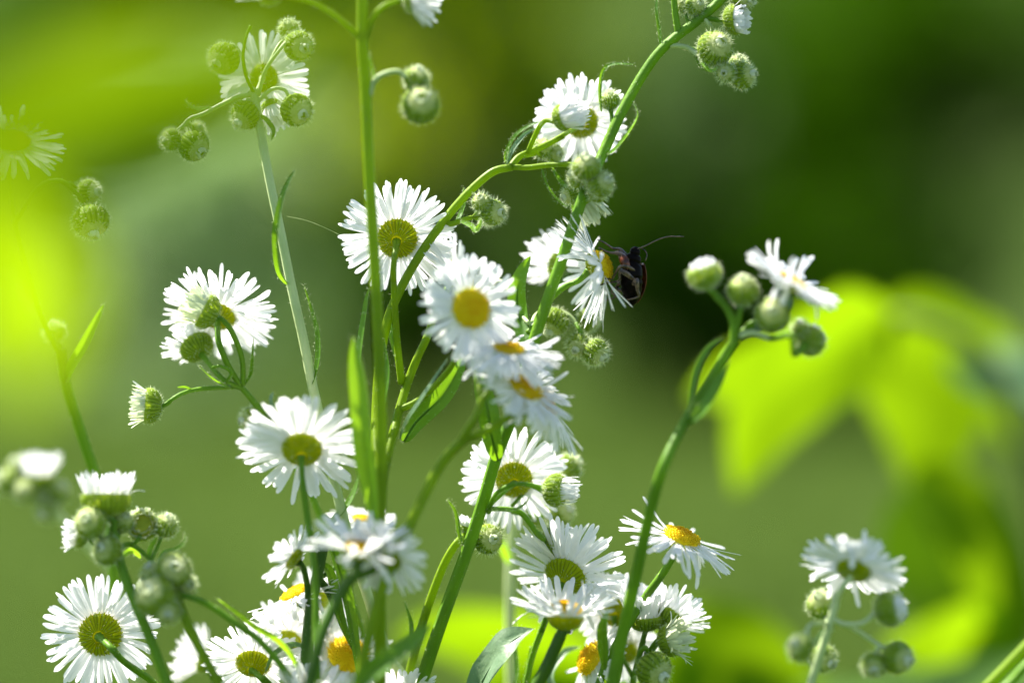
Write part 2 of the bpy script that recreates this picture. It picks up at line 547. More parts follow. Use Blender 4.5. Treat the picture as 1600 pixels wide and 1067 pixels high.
def leafcloud(mb, rnd, c, rad, n, size, holes=.35):
    """many leaf-sized faces grouped in clumps inside an uneven ellipsoid"""
    k = max(6, n // 60)
    cl = []
    while len(cl) < k:
        d = V((rnd.gauss(0, 1), rnd.gauss(0, 1), rnd.gauss(0, 1))).normalized() * (rnd.random() ** .45)
        cl.append(V((c[0] + d.x * rad[0], c[1] + d.y * rad[1], c[2] + d.z * rad[2])))
    cr = min(rad) * .3
    for _ in range(n):
        q = rnd.choice(cl) + V((rnd.gauss(0, 1), rnd.gauss(0, 1), rnd.gauss(0, .7))) * cr * .6
        s = size * rnd.uniform(.6, 1.3)
        t = V((rnd.gauss(0, 1), rnd.gauss(0, 1), rnd.gauss(-.3, .6))).normalized()
        u = t.cross(V((rnd.gauss(0, .5), rnd.gauss(0, .5), 1))).normalized()
        nn = t.cross(u)
        mb.add([q, q + t * s * .5 + u * s * .28 + nn * s * .06, q + t * s, q + t * s * .5 - u * s * .28 + nn * s * .06], [(0, 1, 2, 3)])

BG = {
    'dark': leafy('foliage_painted_shade', (.015, .048, .001), (.010, .034, .001), (.06, .17, .001), .35, 1, .9, 0),  # shade of the wood edge put into the leaf colour
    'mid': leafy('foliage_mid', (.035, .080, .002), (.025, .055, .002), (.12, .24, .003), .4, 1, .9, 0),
    'bright': leafy('foliage_painted_sun', (.13, .19, .004), (.10, .15, .003), (.45, .60, .004), .55, 1, 1.5, 0),  # sunlight on the crown put into the leaf colour
    'dull': leafy('foliage_dull', (.12, .19, .07), (.09, .15, .05), (.17, .28, .09), .4, .9, 2, 0),
    'grey': leafy('foliage_grey', (.30, .42, .19), (.24, .35, .15), (.40, .56, .24), .42, .9, 2, .1),
}
def tree(name, label, cat, x, y, h, cr, mat, seed, n=2600, size=.22, low=.25, group=None):
    rnd = random.Random(seed)
    z0 = ground_h(x, y) - .05
    root = bpy.data.objects.new(name, None); sc.collection.objects.link(root)
    root.location = (x, y, z0); tag(root, label, cat, group)
    mb = MB()
    top = h * .8
    pts = [V((0, 0, 0)), V((rnd.gauss(0, .02) * h, 0, top * .4)), V((rnd.gauss(0, .04) * h, rnd.gauss(0, .03) * h, top))]
    tube(mb, catmull(pts, 6), lambda t: h * .028 * (1 - .8 * t) + .002, 8)
    for k in range(9):
        a = rnd.random() * 6.28; s = rnd.uniform(.2, .75)
        b = V((0, 0, top * s)); e = b + V((math.cos(a) * cr * .8, math.sin(a) * cr * .8, h * .16))
        tube(mb, catmull([b, b.lerp(e, .5) + V((0, 0, h * .03)), e], 4), lambda t: h * .010 * (1 - .8 * t) + .001, 6)
    mb.build('trunk', M['bark'], root)
    mc = MB()
    leafcloud(mc, rnd, (0, 0, h * (low + 1) / 2), (cr, cr, h * (1 - low) / 2), n, size)
    mc.build('crown', BG[mat], root, smooth=False)
    return root

# ------------------------------------------------------------------ the fleabane plants, one per rooted stem
G_ = 'fleabane stems standing close together'

# tall soft-edged stem in front, with the branch that runs up to the right
p = Plant('tall yellow-green stem rising straight from bottom to top edge, left of middle',
          [(594, 1067, -12), (594, 950, -14), (593, 850, -15), (596, 740, -15), (595, 640, -15), (592, 550, -15), (585, 400, -15), (577, 270, -15), (572, 150, -15), (567, 60, -16), (566, -40, -16), (560, -150, -16)],
          9.8, 8, 'stem_yellow', 1, group=G_, hairs=.6)
p.branch([(594, 800, -14), (600, 740, -9), (614, 680, -5), (624, 640, -2), (640, 590, 0), (654, 555, 0), (666, 530, 0), (684, 480, 2), (700, 450, 3)], 8, 6)
p.branch([(625, 640, -2), (650, 628, -3), (672, 610, -4), (700, 580, -5), (712, 560, -6)], 5.5, 4.5, 'stem_yellow')
p.flower((718, 432, 4), (.62, .45, .3), 80, 27, 2, n=62, ped=[(700, 450, 3)], pr=4, label='white daisy head half hidden behind the sharp yellow one')
p.branch([(597, 770, -13), (588, 700, -6), (588, 640, -2), (594, 560, -1), (606, 500, -1), (624, 455, 0), (655, 400, 0), (690, 350, 0), (728, 305, 0), (768, 270, 0), (800, 261, 0)], 8.5, 6.5)
p.branch([(628, 600, 0), (621, 540, -1), (617, 480, -2), (615, 440, -3)], 6.5, 5)
p.flower((621, 372, 2), (.03, .30, -.95), 92, 31, -3, n=66, ped=[(615, 440, -3), (615, 415, -4)], pr=5, label='large daisy head seen from behind with green underside')
p.branch([(800, 261, 0), (825, 262, -1), (860, 258, -2), (895, 258, -4), (925, 266, -5)], 5, 4)
p.branch([(798, 261, 0), (812, 245, 1), (838, 234, 2), (862, 222, 3), (880, 212, 2)], 6, 5)
p.flower((908, 190, 8), (-.05, .38, -.92), 76, 26, 3, n=60, ped=[(872, 217, 3), (885, 208, 2)], pr=4)
p.half((880, 184, -4), (.75, .25, .35), 20, 34, 72, ped=[(824, 240, 1), (838, 208, 0), (850, 190, -2)], pr=4.2)
p.leaf([(790, 255, 0), (792, 238, -2), (806, 212, -4), (830, 196, -5), (846, 190, -5)], 6, 50)
p.leaf([(792, 258, 0), (800, 236, 0), (818, 212, 2), (838, 200, 4)], 5, 10, mat='leaf_pale')
p.leaf([(862, 262, 0), (876, 285, 2), (890, 300, 3), (896, 328, 4), (902, 345, 4)], 6, 40)
p.leaf([(846, 262, 0), (852, 285, 0), (864, 305, 0), (880, 320, 0), (888, 322, 0)], 4.5, 55)
p.bud((848, 232, 5), (.2, .3, .8), 15, ped=[(815, 246, 1), (835, 242, 4)])
p.bud((866, 240, 6), (.5, -.1, .7), 14, ped=[(835, 238, 2), (850, 244, 5)])
p.branch([(694, 345, 0), (705, 350, 0), (722, 344, 0), (738, 340, 0)], 5, 4)
p.bud((752, 316, -1), (-.1, .5, .7), 14, ped=[(738, 340, 0), (747, 330, 0)], pr=2.5, tip=.2)
p.bud((770, 332, 0), (.6, -.05, .6), 19, ped=[(738, 340, 0), (750, 337, 0)], pr=3, tip=.3, hl=.0012, hairs=520)
p.bud((762, 340, 4), (.4, -.5, .3), 13, ped=[(738, 340, 0), (750, 342, 2)], pr=2.5, tip=.2)
p.leaf([(720, 346, -2), (735, 352, -3), (743, 360, -4), (750, 352, -4), (752, 342, -4)], 6, 20, mat='leaf_bright')
p.leaf([(712, 350, 0), (722, 330, 2), (727, 308, 2), (724, 293, 2)], 6, 40)
p.branch([(577, 150, -15), (584, 128, -15), (600, 116, -15), (622, 112, -15), (634, 122, -15)], 4.5, 3.5, 'stem_pale')
p.bud((657, 165, -15), (.1, .35, .85), 27, ped=[(634, 122, -15), (640, 140, -13)], pr=3.5, tip=.3)
p.bud((650, 124, -13), (.3, .7, .2), 18, ped=[(622, 112, -15), (636, 122, -14)], pr=3, tip=.35)
p.leaf([(580, 148, -15), (586, 125, -15), (581, 100, -15), (574, 76, -15)], 6, 60, mat='leaf_bright')
p.branch([(566, 62, -16), (545, 42, -17), (515, 18, -19), (480, 0, -20), (440, -8, -20)], 4.5, 4)
p.half((424, -18, -20), (-.8, .6, 0), 24, 40, 60, ped=[(445, -8, -20)], pr=3.5)
p.branch([(572, 60, -16), (582, 30, -16), (600, 10, -16), (628, 0, -15)], 5, 4)
p.half((648, -2, -15), (.75, -.15, .3), 20, 34, 50, ped=[(620, 2, -15)], pr=3.5)
p.leaf([(588, 830, -16), (578, 760, -18), (568, 690, -19), (562, 620, -19), (555, 560, -19), (552, 525, -19)], 16, 15, .3, 'leaf_bright', 'strap', twist=10)
p.leaf([(587, 800, -12), (574, 740, -9), (570, 650, -6), (560, 580, -4), (572, 480, -3), (577, 450, -3)], 12, 50, .4, 'leaf')
p.leaf([(598, 800, -10), (590, 720, -6), (598, 640, -4), (606, 580, -3), (600, 530, -2)], 10, 40, .4, 'leaf')
p.leaf([(630, 600, 0), (622, 560, 2), (612, 520, 3), (608, 480, 4)], 8, 35)
p.leaf([(631, 690, -3), (650, 660, -2), (690, 620, 0), (712, 585, 2), (727, 552, 3)], 21, 10, .5, 'leaf', twist=-15)
p.leaf([(625, 685, -4), (638, 655, -7), (655, 630, -8), (688, 580, -8), (700, 560, -8)], 7, 60, .5, 'leaf_pale')

# long diagonal stem with the beetle's flower
p = Plant('long diagonal stem carrying the beetle daisy and leaning right to the top edge',
          [(655, 1075, 4), (690, 970, 2), (730, 860, 0), (756, 780, -2), (775, 715, -3), (798, 655, -3), (815, 600, -3), (832, 540, -3), (855, 470, -3), (880, 400, -3), (900, 340, -3), (918, 290, -2), (942, 240, 0), (972, 175, 1), (1008, 112, 2), (1040, 72, 2), (1086, 36, 2), (1125, 2, 2), (1170, -50, 2)],
          11, 7, 'stem', 2, group=G_)
fl = p.flower((934, 418, 0), (.90, .34, -.22), 100, 26, -24, n=62, ped=[(835, 520, -1), (850, 480, 3), (880, 450, 2), (905, 438, 1)], pr=5, label='daisy head turned right with the beetle on its yellow centre', dome=.85, spread=18, bend=-4)
p.half((872, 410, 14), (-.65, .35, -.4), 24, 48, 45, ped=[(838, 510, 0), (858, 470, 8), (885, 430, 15)], pr=4)
p.branch([(828, 520, -2), (838, 492, 3), (862, 486, 6), (888, 492, 6), (905, 512, 5)], 4, 3.2, 'stem_pale')  # white sunlight on this arc put into its pale colour
p.bud((866, 502, 6), (-.35, -.7, .3), 22, ped=[(862, 486, 6), (868, 490, 7)], pr=3, tip=.2)
p.bud((905, 540, 5), (-.3, -.35, .7), 18, ped=[(900, 505, 5), (906, 518, 4)], pr=3, tip=.2, hl=.0012, hairs=520)
p.bud((930, 550, 4), (.6, -.45, .5), 20, ped=[(904, 512, 5), (914, 526, 5)], pr=3, tip=.2, hl=.0013, hairs=620)
p.bud((918, 500, 9), (.8, -.1, .1), 18, ped=[(880, 492, 6), (896, 498, 8)], pr=3, tip=.6)
p.branch([(826, 505, -2), (805, 480, 4), (790, 445, 8), (770, 438, 10), (755, 436, 10)], 3.6, 3, 'stem_pale')
p.branch([(824, 520, -2), (842, 498, 0), (858, 478, 2)], 4, 3)
p.leaf([(822, 540, -3), (812, 500, 0), (808, 460, 2), (814, 430, 2), (829, 400, 2)], 20, 0, .45, 'leaf', twist=15, wave=.16)
p.leaf([(778, 720, -4), (768, 680, -6), (762, 640, -6), (752, 600, -4), (746, 565, 0)], 22, 5, .3, 'leaf', twist=-20, wave=.12)
p.bud((916, 262, -8), (-.1, .7, .5), 20, ped=[(918, 300, -3), (914, 285, -6)], tip=.2)
p.bud((938, 288, -7), (.5, .3, .6), 19, ped=[(916, 305, -3), (926, 296, -6)], tip=.3)
p.bud((903, 278, -3), (-.7, .4, .3), 15, ped=[(912, 305, -3), (906, 292, -3)], tip=.35)
p.bud((934, 302, -4), (.4, .1, .8), 14, ped=[(915, 308, -3), (926, 306, -4)], tip=.2)
p.half((918, 318, 4), (.45, -.8, .1), 22, 32, 78, ped=[(914, 300, -2), (912, 296, 2)], pr=3, petal='petal_young')
p.bud((893, 305, 2), (-.6, -.2, .3), 14, ped=[(908, 325, -3), (900, 312, 0)], tip=.2)
p.leaf([(942, 246, 0), (964, 232, -2), (985, 205, -4), (997, 180, -4), (990, 160, -3)], 7, 50, .4, 'leaf_bright', twist=40)
p.leaf([(940, 175, 3), (938, 140, 2), (943, 112, 0), (958, 101, -1), (992, 101, -2)], 5, 40, .4, 'leaf')
p.bud((953, 158, 4), (-.1, .9, .2), 15, ped=[(952, 215, 0), (956, 190, 2)], tip=.2, pr=3.4)
p.leaf([(1034, 76, 2), (1031, 48, 2), (1026, 15, 2), (1028, -10, 2)], 5, 50)
p.branch([(1060, 52, 2), (1055, 20, 2), (1052, -20, 2), (1050, -60, 2)], 6, 4)
p.bud((1070, 6, 4), (-.3, .3, .7), 15, ped=[(1078, 42, 2), (1072, 25, 3)], tip=.2)
p.bud((1086, 10, 2), (.4, .3, .7), 15, ped=[(1084, 36, 2), (1086, 26, 2)], tip=.3)
p.branch([(1042, 72, 2), (1060, 72, 2), (1076, 76, 2), (1090, 86, 1)], 4.5, 4, 'stem_pale')
p.bud((1117, 76, -2), (.3, .3, .8), 26, ped=[(1076, 76, 2), (1094, 82, 3)], pr=4, tip=.3, petal='petal_young')
p.bud((1160, 118, 0), (.75, .05, .5), 20, ped=[(1085, 85, 2), (1100, 108, 2), (1128, 112, 3)], pr=3, tip=.3, hl=.0012, hairs=520)
p.bud((1134, 114, -3), (-.2, -.1, .8), 14, ped=[(1100, 108, 2), (1118, 112, 1)], tip=.2)
p.bud((1153, 100, 3), (.2, .7, .4), 13, ped=[(1118, 112, 2), (1140, 112, 4)], tip=.3)
p.branch([(1098, 26, 2), (1108, 40, 2), (1112, 54, 4)], 4, 3.5, 'stem_pale')
p.half((1148, 31, 1), (.85, .05, .3), 23, 20, 76, ped=[(1098, 28, 2), (1112, 30, 2), (1122, 32, 2)], pr=4, petal='petal')
p.bud((1160, -6, 2), (.6, -.3, .6), 20, ped=[(1125, 2, 2), (1140, -8, 2)], tip=.3)
p.leaf([(1090, 86, 2), (1098, 102, -2), (1112, 112, -4), (1122, 104, -4)], 5, 40, .4, 'leaf_bright')
p.flower((803, 748, 7), (-.02, .34, -.94), 86, 29, 0, n=66, ped=[(763, 800, -2), (768, 786, 0), (785, 770, 1)], pr=4.2, label='daisy head seen from behind beside a fuzzy bud')
p.bud((870, 766, -2), (.85, .0, .25), 24, ped=[(762, 798, -2), (775, 772, -5), (800, 757, -6), (825, 757, -4)], pr=4, tip=.9, petal='petal', hl=.0008, phi=118, cup=80)
p.bud((888, 730, 12), (.5, .35, -.1), 20, ped=[(800, 790, 4), (840, 750, 12), (866, 740, 13)], pr=3, tip=.3, hl=.0012, hairs=500)
p.bud((872, 800, 13), (.5, .2, .3), 23, ped=[(800, 800, 4), (830, 806, 10)], pr=3, tip=.3, hl=.0012, hairs=500)
p.leaf([(760, 796, -2), (780, 797, -5), (806, 796, -6), (822, 786, -6), (828, 774, -6)], 5, 55, .4)
p.branch([(762, 795, -2), (790, 795, -2), (812, 800, -2), (826, 814, -2), (838, 832, -1), (850, 842, 0)], 4, 5)
p.bud((868, 846, 4), (.6, .1, -.3), 24, ped=[(838, 832, -1), (848, 840, 1)], pr=5, tip=.9, petal='petal', hl=.0013, hairs=520, phi=118, cup=80)
p.bud((762, 842, 2), (.35, .05, .7), 22, ped=[(728, 855, 0), (740, 850, 2)], pr=3.5, tip=.4, hl=.0012, hairs=520)
p.leaf([(722, 850, 0), (718, 830, 0), (713, 800, 0), (698, 778, 0)], 6, 40, .4, 'leaf')

# left tall stem
p = Plant('pale ribbed stem climbing to a backward daisy ringed by buds near the top',
          [(640, 1075, 10), (605, 1020, 8), (575, 930, 6), (548, 850, 4), (522, 750, 3), (504, 670, 2), (490, 610, 1), (474, 530, 0), (456, 450, 0), (438, 360, 0), (422, 285, 0), (410, 220, 0), (400, 165, 0), (396, 140, 0)],
          9.5, 6.5, 'stem_pale', 3, group=G_)
p.flower((412, 122, 6), (.1, .12, -.98), 74, 22, 6, n=56, ped=[(398, 150, 0), (404, 138, 0)], pr=4, gap=.2, label='small daisy head seen from behind among buds')
p.branch([(399, 150, 0), (385, 120, -2), (380, 90, -3), (384, 60, -3), (392, 40, -3)], 3, 2.5, 'stem')
p.bud((466, 72, 0), (.35, -.2, .6), 22, ped=[(404, 150, 0), (415, 110, -2), (440, 75, -2), (452, 62, 0)], pr=3, tip=.3)
p.bud((451, 46, 2), (-.1, .5, .5), 15, ped=[(418, 105, -2), (436, 70, 0)], pr=2.5, tip=.3)
p.bud((463, 172, -2), (.4, -.3, .6), 24, ped=[(403, 160, 0), (425, 140, -2), (446, 142, -2)], pr=3, tip=.25)
p.bud((350, 92, 0), (-.3, -.3, .5), 24, ped=[(386, 118, -2), (376, 84, 0), (362, 70, 0)], pr=2.6, tip=.3)
p.bud((384, 180, 0), (-.4, -.5, .4), 22, ped=[(399, 160, 0), (386, 156, 0)], pr=3, tip=.3)
p.half((424, 168, 3), (.25, -.6, .2), 16, 34, 60, ped=[(402, 155, 0), (414, 152, 2)], pr=3)
p.leaf([(406, 180, 0), (418, 190, -3), (427, 205, -4), (424, 220, -4)], 6, 30)
p.branch([(396, 148, 0), (372, 152, 0), (345, 164, 0), (318, 178, 0), (296, 186, 0), (284, 200, 0)], 4, 3)
p.leaf([(330, 168, 0), (312, 169, -1), (298, 166, -1), (289, 158, -1)], 4, 50, .4, 'leaf_pale')
p.bud((303, 228, 0), (.5, -.4, .5), 23, ped=[(290, 190, 0), (296, 205, 1)], tip=.35)
p.bud((268, 218, 0), (-.6, -.1, .5), 16, ped=[(287, 195, 0), (276, 206, 0)], tip=.35)
p.bud((306, 204, 1), (.5, .4, .4), 12, ped=[(290, 190, 0), (300, 196, 1)], tip=.4)
p.leaf([(450, 445, 0), (437, 420, -4), (433, 370, -7), (440, 320, -8), (452, 285, -8), (461, 266, -8)], 11, 45, .5, 'leaf', twist=10)
p.leaf([(488, 600, 0), (497, 560, 1), (497, 520, 2), (487, 480, 3), (475, 446, 3)], 7, 30, .4, 'leaf', twist=20)
p.leaf([(500, 655, 2), (492, 640, 4), (488, 610, 6), (490, 580, 7)], 7, 40, .4, 'leaf')

# front yellow-centred daisies
p = Plant('soft stem forking under the central stack of daisies with yellow centres',
          [(560, 1075, -22), (572, 1010, -21), (597, 920, -20), (628, 850, -20), (660, 780, -19), (692, 722, -18), (722, 690, -18), (738, 680, -18)],
          9, 7, 'stem_yellow', 4, group=G_, hairs=.5)
p.branch([(720, 690, -18), (733, 668, -19), (745, 648, -19), (752, 625, -17)], 6, 5, 'stem_yellow')
p.branch([(730, 684, -18), (755, 675, -18), (782, 660, -18), (802, 648, -18)], 6.5, 5.5, 'stem_yellow')
p.branch([(752, 625, -17), (745, 585, -12), (738, 550, -10), (735, 520, -10)], 5, 5, 'stem_yellow')
p.flower((735, 482, -14), (.42, .12, .9), 82, 32, 0, n=64, ped=[(738, 550, -10), (732, 515, -8)], pr=5, label='daisy head facing the camera with a big orange-yellow centre', dome=.45)
p.flower((795, 546, -14), (.14, .93, .34), 86, 25, -16, n=56, ped=[(752, 625, -17), (772, 600, -16)], pr=4.5, label='daisy head seen edge-on with petals hanging to both sides', dome=.25, spread=20)
p.flower((820, 608, -13), (.50, .72, .42), 84, 29, -4, n=58, ped=[(800, 650, -18), (805, 640, -17)], pr=4.5, label='daisy head tilted right with a yellow dome, lowest but one of its cluster', dome=.4)
p.flower((850, 630, -9), (.74, .62, .14), 92, 26, -10, n=50, ped=[(800, 650, -18), (822, 648, -15)], pr=4.5, label='drooping daisy head at the bottom right of its cluster', bend=-14)

# cluster at left middle
p = Plant('thin forked stem with a white-tipped bud pointing left beneath a wide daisy',
          [(600, 1075, 14), (570, 1000, 14), (530, 880, 12), (480, 760, 10), (440, 690, 8), (412, 648, 6), (392, 622, 5), (376, 604, 4)],
          7, 4.5, 'stem', 5, group=G_)
p.flower((342, 492, 7), (.16, .70, -.66), 92, 27, 0, n=68, ped=[(376, 604, 4), (356, 570, 2), (342, 535, 1), (340, 515, 3)], pr=5, label='wide daisy head half hidden by a bud', spread=18)
p.half((320, 486, -3), (-.80, .42, .1), 27, 36, 78, n=60, ped=[(380, 602, 4), (378, 560, 2), (364, 522, -1), (350, 502, -3)], pr=4.5, petal='petal_young')
p.half((306, 540, 8), (-.42, .55, -.45), 27, 32, 30, ped=[(376, 606, 4), (350, 594, 2), (330, 572, 4)], pr=4.5)
p.branch([(352, 598, 2), (362, 582, 1), (344, 572, 1), (332, 574, 2)], 3, 2.6)
p.branch([(366, 605, 4), (335, 606, 3), (305, 609, 2), (282, 616, 1), (266, 626, 0)], 3.8, 3.4)
p.half((232, 634, 0), (-.95, .08, .1), 26, 27, 80, n=56, ped=[(266, 626, 0), (262, 630, 0)], pr=4, petal='petal_young', phi=104)
p.leaf([(380, 604, 4), (392, 585, 3), (395, 560, 2), (396, 528, 2)], 5, 40)
p.leaf([(300, 609, 2), (290, 604, 1), (276, 605, 0)], 3, 40, .3, hairs=False)
p.leaf([(364, 606, 4), (350, 600, 0), (330, 588, -2), (310, 570, -2)], 5, 60, .4)
p.bud((393, 655, 8), (-.6, -.1, .4), 18, ped=[(420, 655, 7), (408, 655, 8)], tip=.3)
p.bud((427, 652, 9), (.5, .4, .4), 15, ped=[(424, 668, 8), (426, 660, 9)], tip=.3)
p.leaf([(430, 668, 7), (430, 645, 6), (424, 625, 6), (428, 612, 6)], 7, 40, .4, 'leaf_pale')

# big backward daisy, lower left of middle
p = Plant('slender stem ending in one big backward daisy, left of the bright strap-shaped leaf',
          [(498, 1075, -18), (494, 1000, -16), (494, 940, -15), (490, 870, -13), (481, 810, -12), (474, 760, -12)],
          6, 5, 'stem', 6, group=G_, hairs=.6)
p.flower((472, 700, -10), (.0, .60, -.78), 98, 30, 4, n=64, ped=[(474, 760, -12), (472, 742, -12)], pr=4.8, wd=.0006, label='big white daisy head seen from below', bend=-8)

# bottom left daisy
p = Plant('stem curving to the large sharp backward daisy in the lower left corner',
          [(270, 1095, 6), (235, 1062, 2), (212, 1046, 0), (190, 1030, -3), (176, 1012, -4)], 6, 5, 'stem', 7, group=G_)
p.flower((157, 990, 2), (-.02, .12, -.99), 92, 33, 0, n=68, ped=[(184, 1024, -4), (172, 1010, -4)], pr=5.5, label='large daisy head seen from behind', bend=4)

# bud spray at left
p = Plant('dark green stem topped by a white brush-like head above round buds, lower left',
          [(264, 1075, -14), (240, 1010, -13), (215, 950, -12), (195, 900, -11), (183, 860, -10), (176, 830, -10)], 9, 7, 'stem', 8, group=G_, hairs=.6)
p.half((166, 778, -10), (.0, .97, -.1), 36, 38, 72, n=80, ped=[(176, 830, -10), (178, 815, -10)], pr=6)
p.bud((142, 816, -13), (-.2, .3, .7), 23, ped=[(180, 850, -10), (160, 842, -12)], tip=.3, pr=4)
p.half((122, 834, -8), (-.92, .1, .2), 20, 22, 80, n=46, ped=[(182, 856, -10), (150, 850, -9)], pr=4, petal='petal')
p.bud((168, 860, -12), (-.3, .2, .6), 21, ped=[(184, 866, -10), (180, 862, -12)], tip=.3, pr=4)
p.bud((190, 815, -8), (.4, .5, .5), 17, ped=[(180, 850, -10), (186, 835, -9)], tip=.5, pr=3)
p.branch([(184, 860, -10), (200, 850, -8), (222, 862, -7), (246, 888, -9)], 4, 3.5)
p.half((222, 820, -6), (.0, .35, .85), 24, 12, 70, ped=[(206, 852, -8), (216, 842, -8)], pr=3.5, petal='petal_young')
p.bud((258, 822, -5), (.3, .75, .2), 18, ped=[(236, 876, -8), (248, 850, -6)], tip=.4, pr=3)
p.leaf([(248, 880, -8), (256, 864, -8), (275, 858, -8), (288, 848, -8), (290, 832, -8)], 6, 50, .4)
p.leaf([(232, 876, -8), (236, 856, -7), (246, 838, -6)], 6, 20, .3, 'leaf_bright')
p.leaf([(190, 868, -9), (208, 860, -6), (220, 872, -5)], 7, 10, .3, 'leaf_bright')

p = Plant('light green stem with a tight knot of six round buds, no open flower',
          [(346, 1075, -18), (322, 1030, -17), (300, 990, -16), (284, 950, -15), (276, 925, -15)], 8, 6.5, 'stem_yellow', 9, group=G_, hairs=.6)
p.bud((271, 891, -14), (.2, .3, .75), 25, ped=[(276, 925, -15), (276, 912, -13)], tip=.15, pr=4)
p.bud((288, 914, -12), (.5, .1, .6), 17, ped=[(280, 935, -15), (284, 925, -13)], tip=.2, pr=4)
p.bud((240, 898, -11), (-.4, .6, .3), 18, ped=[(276, 925, -15), (256, 912, -12)], tip=.25, pr=3.5)
p.bud((243, 932, -17), (-.35, .45, .7), 29, ped=[(282, 945, -15), (268, 944, -14)], tip=.4, pr=4.5)
p.bud((262, 955, -18), (.1, -.2, .8), 18, ped=[(286, 950, -15), (276, 954, -15)], tip=.3, pr=4)
p.bud((232, 918, -8), (-.6, .4, .1), 15, ped=[(272, 930, -14), (248, 922, -9)], tip=.3, pr=3)
p.branch([(470, 1085, -14), (440, 1040, -14), (405, 1000, -14), (370, 975, -14), (335, 950, -14), (305, 935, -15), (284, 930, -15)], 6, 5, 'stem')
p.leaf([(476, 1062, -8), (455, 1020, -9), (430, 995, -10), (400, 978, -10), (370, 955, -10), (338, 934, -10)], 9, 40, .4, 'leaf_bright')

p = Plant('very blurred sprig at the left edge with a white half-open head',
          [(215, 1075, 55), (195, 960, 52), (172, 890, 50), (140, 855, 48), (105, 820, 46), (80, 790, 45), (66, 772, 44)], 8, 7, 'stem_pale', 10, group=G_, hairs=.4)
p.half((60, 745, 44), (.0, .95, .1), 26, 40, 68, ped=[(72, 782, 45)], pr=6)
p.bud((30, 730, 46), (-.3, .6, .3), 18, ped=[(72, 785, 45), (48, 758, 46)], tip=.3, pr=4)
p.bud((12, 752, 44), (-.6, .4, .3), 20, ped=[(76, 790, 45), (40, 776, 44)], tip=.3, pr=4)
p.bud((92, 768, 44), (.4, .5, .4), 18, ped=[(86, 798, 45), (92, 786, 44)], tip=.4, pr=4)
p.bud((72, 800, 42), (-.2, -.2, .7), 16, ped=[(90, 806, 45), (82, 804, 43)], tip=.4, pr=4)
p.bud((40, 768, 42), (-.1, .2, .8), 18, ped=[(74, 788, 45), (54, 778, 43)], tip=.3, pr=4)

p = Plant('faint far-left stem behind the bright blur, with one narrow leaf pointing up',
          [(190, 1075, 24), (182, 960, 22), (176, 860, 20), (160, 780, 18), (145, 730, 16), (125, 670, 14), (106, 610, 12), (98, 575, 11), (94, 545, 10)], 10, 8, 'stem', 11, group=G_, hairs=.6)
p.branch([(96, 560, 10), (70, 510, 8), (55, 470, 6), (38, 410, 5), (22, 350, 4)], 4.5, 4)
p.leaf([(100, 600, 11), (112, 570, 10), (130, 540, 9), (148, 505, 9), (162, 475, 9)], 12, 15, .3, 'leaf_bright')
p.bud((84, 518, 12), (-.1, .8, .4), 16, ped=[(96, 570, 11), (92, 545, 11)], tip=.3, pr=5)
p.branch([(22, 350, 4), (40, 320, 3), (58, 295, 3), (78, 283, 3), (98, 284, 3), (115, 298, 3), (130, 312, 3)], 4.5, 3.6)
p.bud((142, 345, 3), (.2, -.7, .4), 27, ped=[(118, 300, 3), (130, 315, 3)], tip=.3, pr=3, hl=.0012, hairs=600)
p.bud((137, 300, 5), (.6, .0, .3), 19, ped=[(98, 284, 3), (115, 290, 4)], tip=.3, pr=3)
p.branch([(22, 350, 4), (16, 310, 6), (12, 270, 7), (12, 250, 8)], 4, 3.5)
p.flower((20, 222, 6), (.12, .80, .55), 84, 29, -14, n=60, ped=[(12, 262, 8)], pr=4, label='daisy head cut by the left edge')

# dark-stemmed front pair, bottom middle
p = Plant('thick dark bent stem under two ragged blurred daisies, bottom left of middle',
          [(482, 1075, -26), (500, 1000, -25), (516, 960, -24), (540, 915, -23), (562, 888, -22)], 10, 8.5, 'stem_dark', 12, group=G_, hairs=.5)
p.flower((562, 858, -21), (.10, .94, .16), 84, 24, 16, gap=.14, n=40, ped=[(540, 912, -23), (556, 888, -22)], pr=8, label='ragged daisy head with a small yellow centre', spread=24, wd=.00065)
p.flower((604, 868, -19), (.42, .55, -.55), 72, 26, -10, n=50, ped=[(548, 904, -23), (580, 892, -21)], pr=6, label='daisy head leaning right beside the ragged one', spread=20, wd=.00055, droop=(0, -22))

# tangle behind it
p = Plant('straight dark stem in the bottom tangle with two small daisies facing left',
          [(478, 1075, -6), (480, 1010, -5), (486, 950, -4), (498, 890, -3), (506, 850, -2)], 11, 8, 'stem_dark', 13, group=G_)
p.flower((458, 872, -6), (-.70, .45, -.25), 56, 17, 10, n=34, ped=[(482, 960, -4), (480, 915, -4), (474, 888, -5)], pr=5, wd=.0006, label='small soft daisy head turned left, above another')
p.flower((462, 928, 2), (-.42, .86, .12), 78, 25, -14, n=56, ped=[(482, 1020, -4), (484, 985, 0), (480, 955, 2)], pr=5, label='daisy head seen from the side with yellow florets peeping over its petals', droop=(math.pi, -12))
p.flower((452, 1000, 12), (.15, .55, -.8), 76, 22, 0, n=56, ped=[(486, 1050, 2), (474, 1030, 8)], pr=4, spread=22)
p.flower((566, 812, 12), (.1, .9, .2), 56, 18, -4, n=44, ped=[(505, 900, 0), (545, 870, 8)], pr=4)
p.flower((500, 935, 16), (.35, .3, -.8), 52, 18, 4, n=44, ped=[(488, 1000, 2), (494, 960, 10)], pr=4)
p.leaf([(502, 880, -3), (516, 900, -1), (530, 960, 0), (548, 1010, 0)], 12, 35, .5, 'leaf')
p.leaf([(512, 840, -2), (530, 890, 0), (545, 950, 0), (556, 1020, 0), (560, 1060, 0)], 13, 30, .5, 'leaf')
p.branch([(496, 900, -3), (516, 930, 0), (540, 985, 2), (565, 1030, 4)], 6, 6)
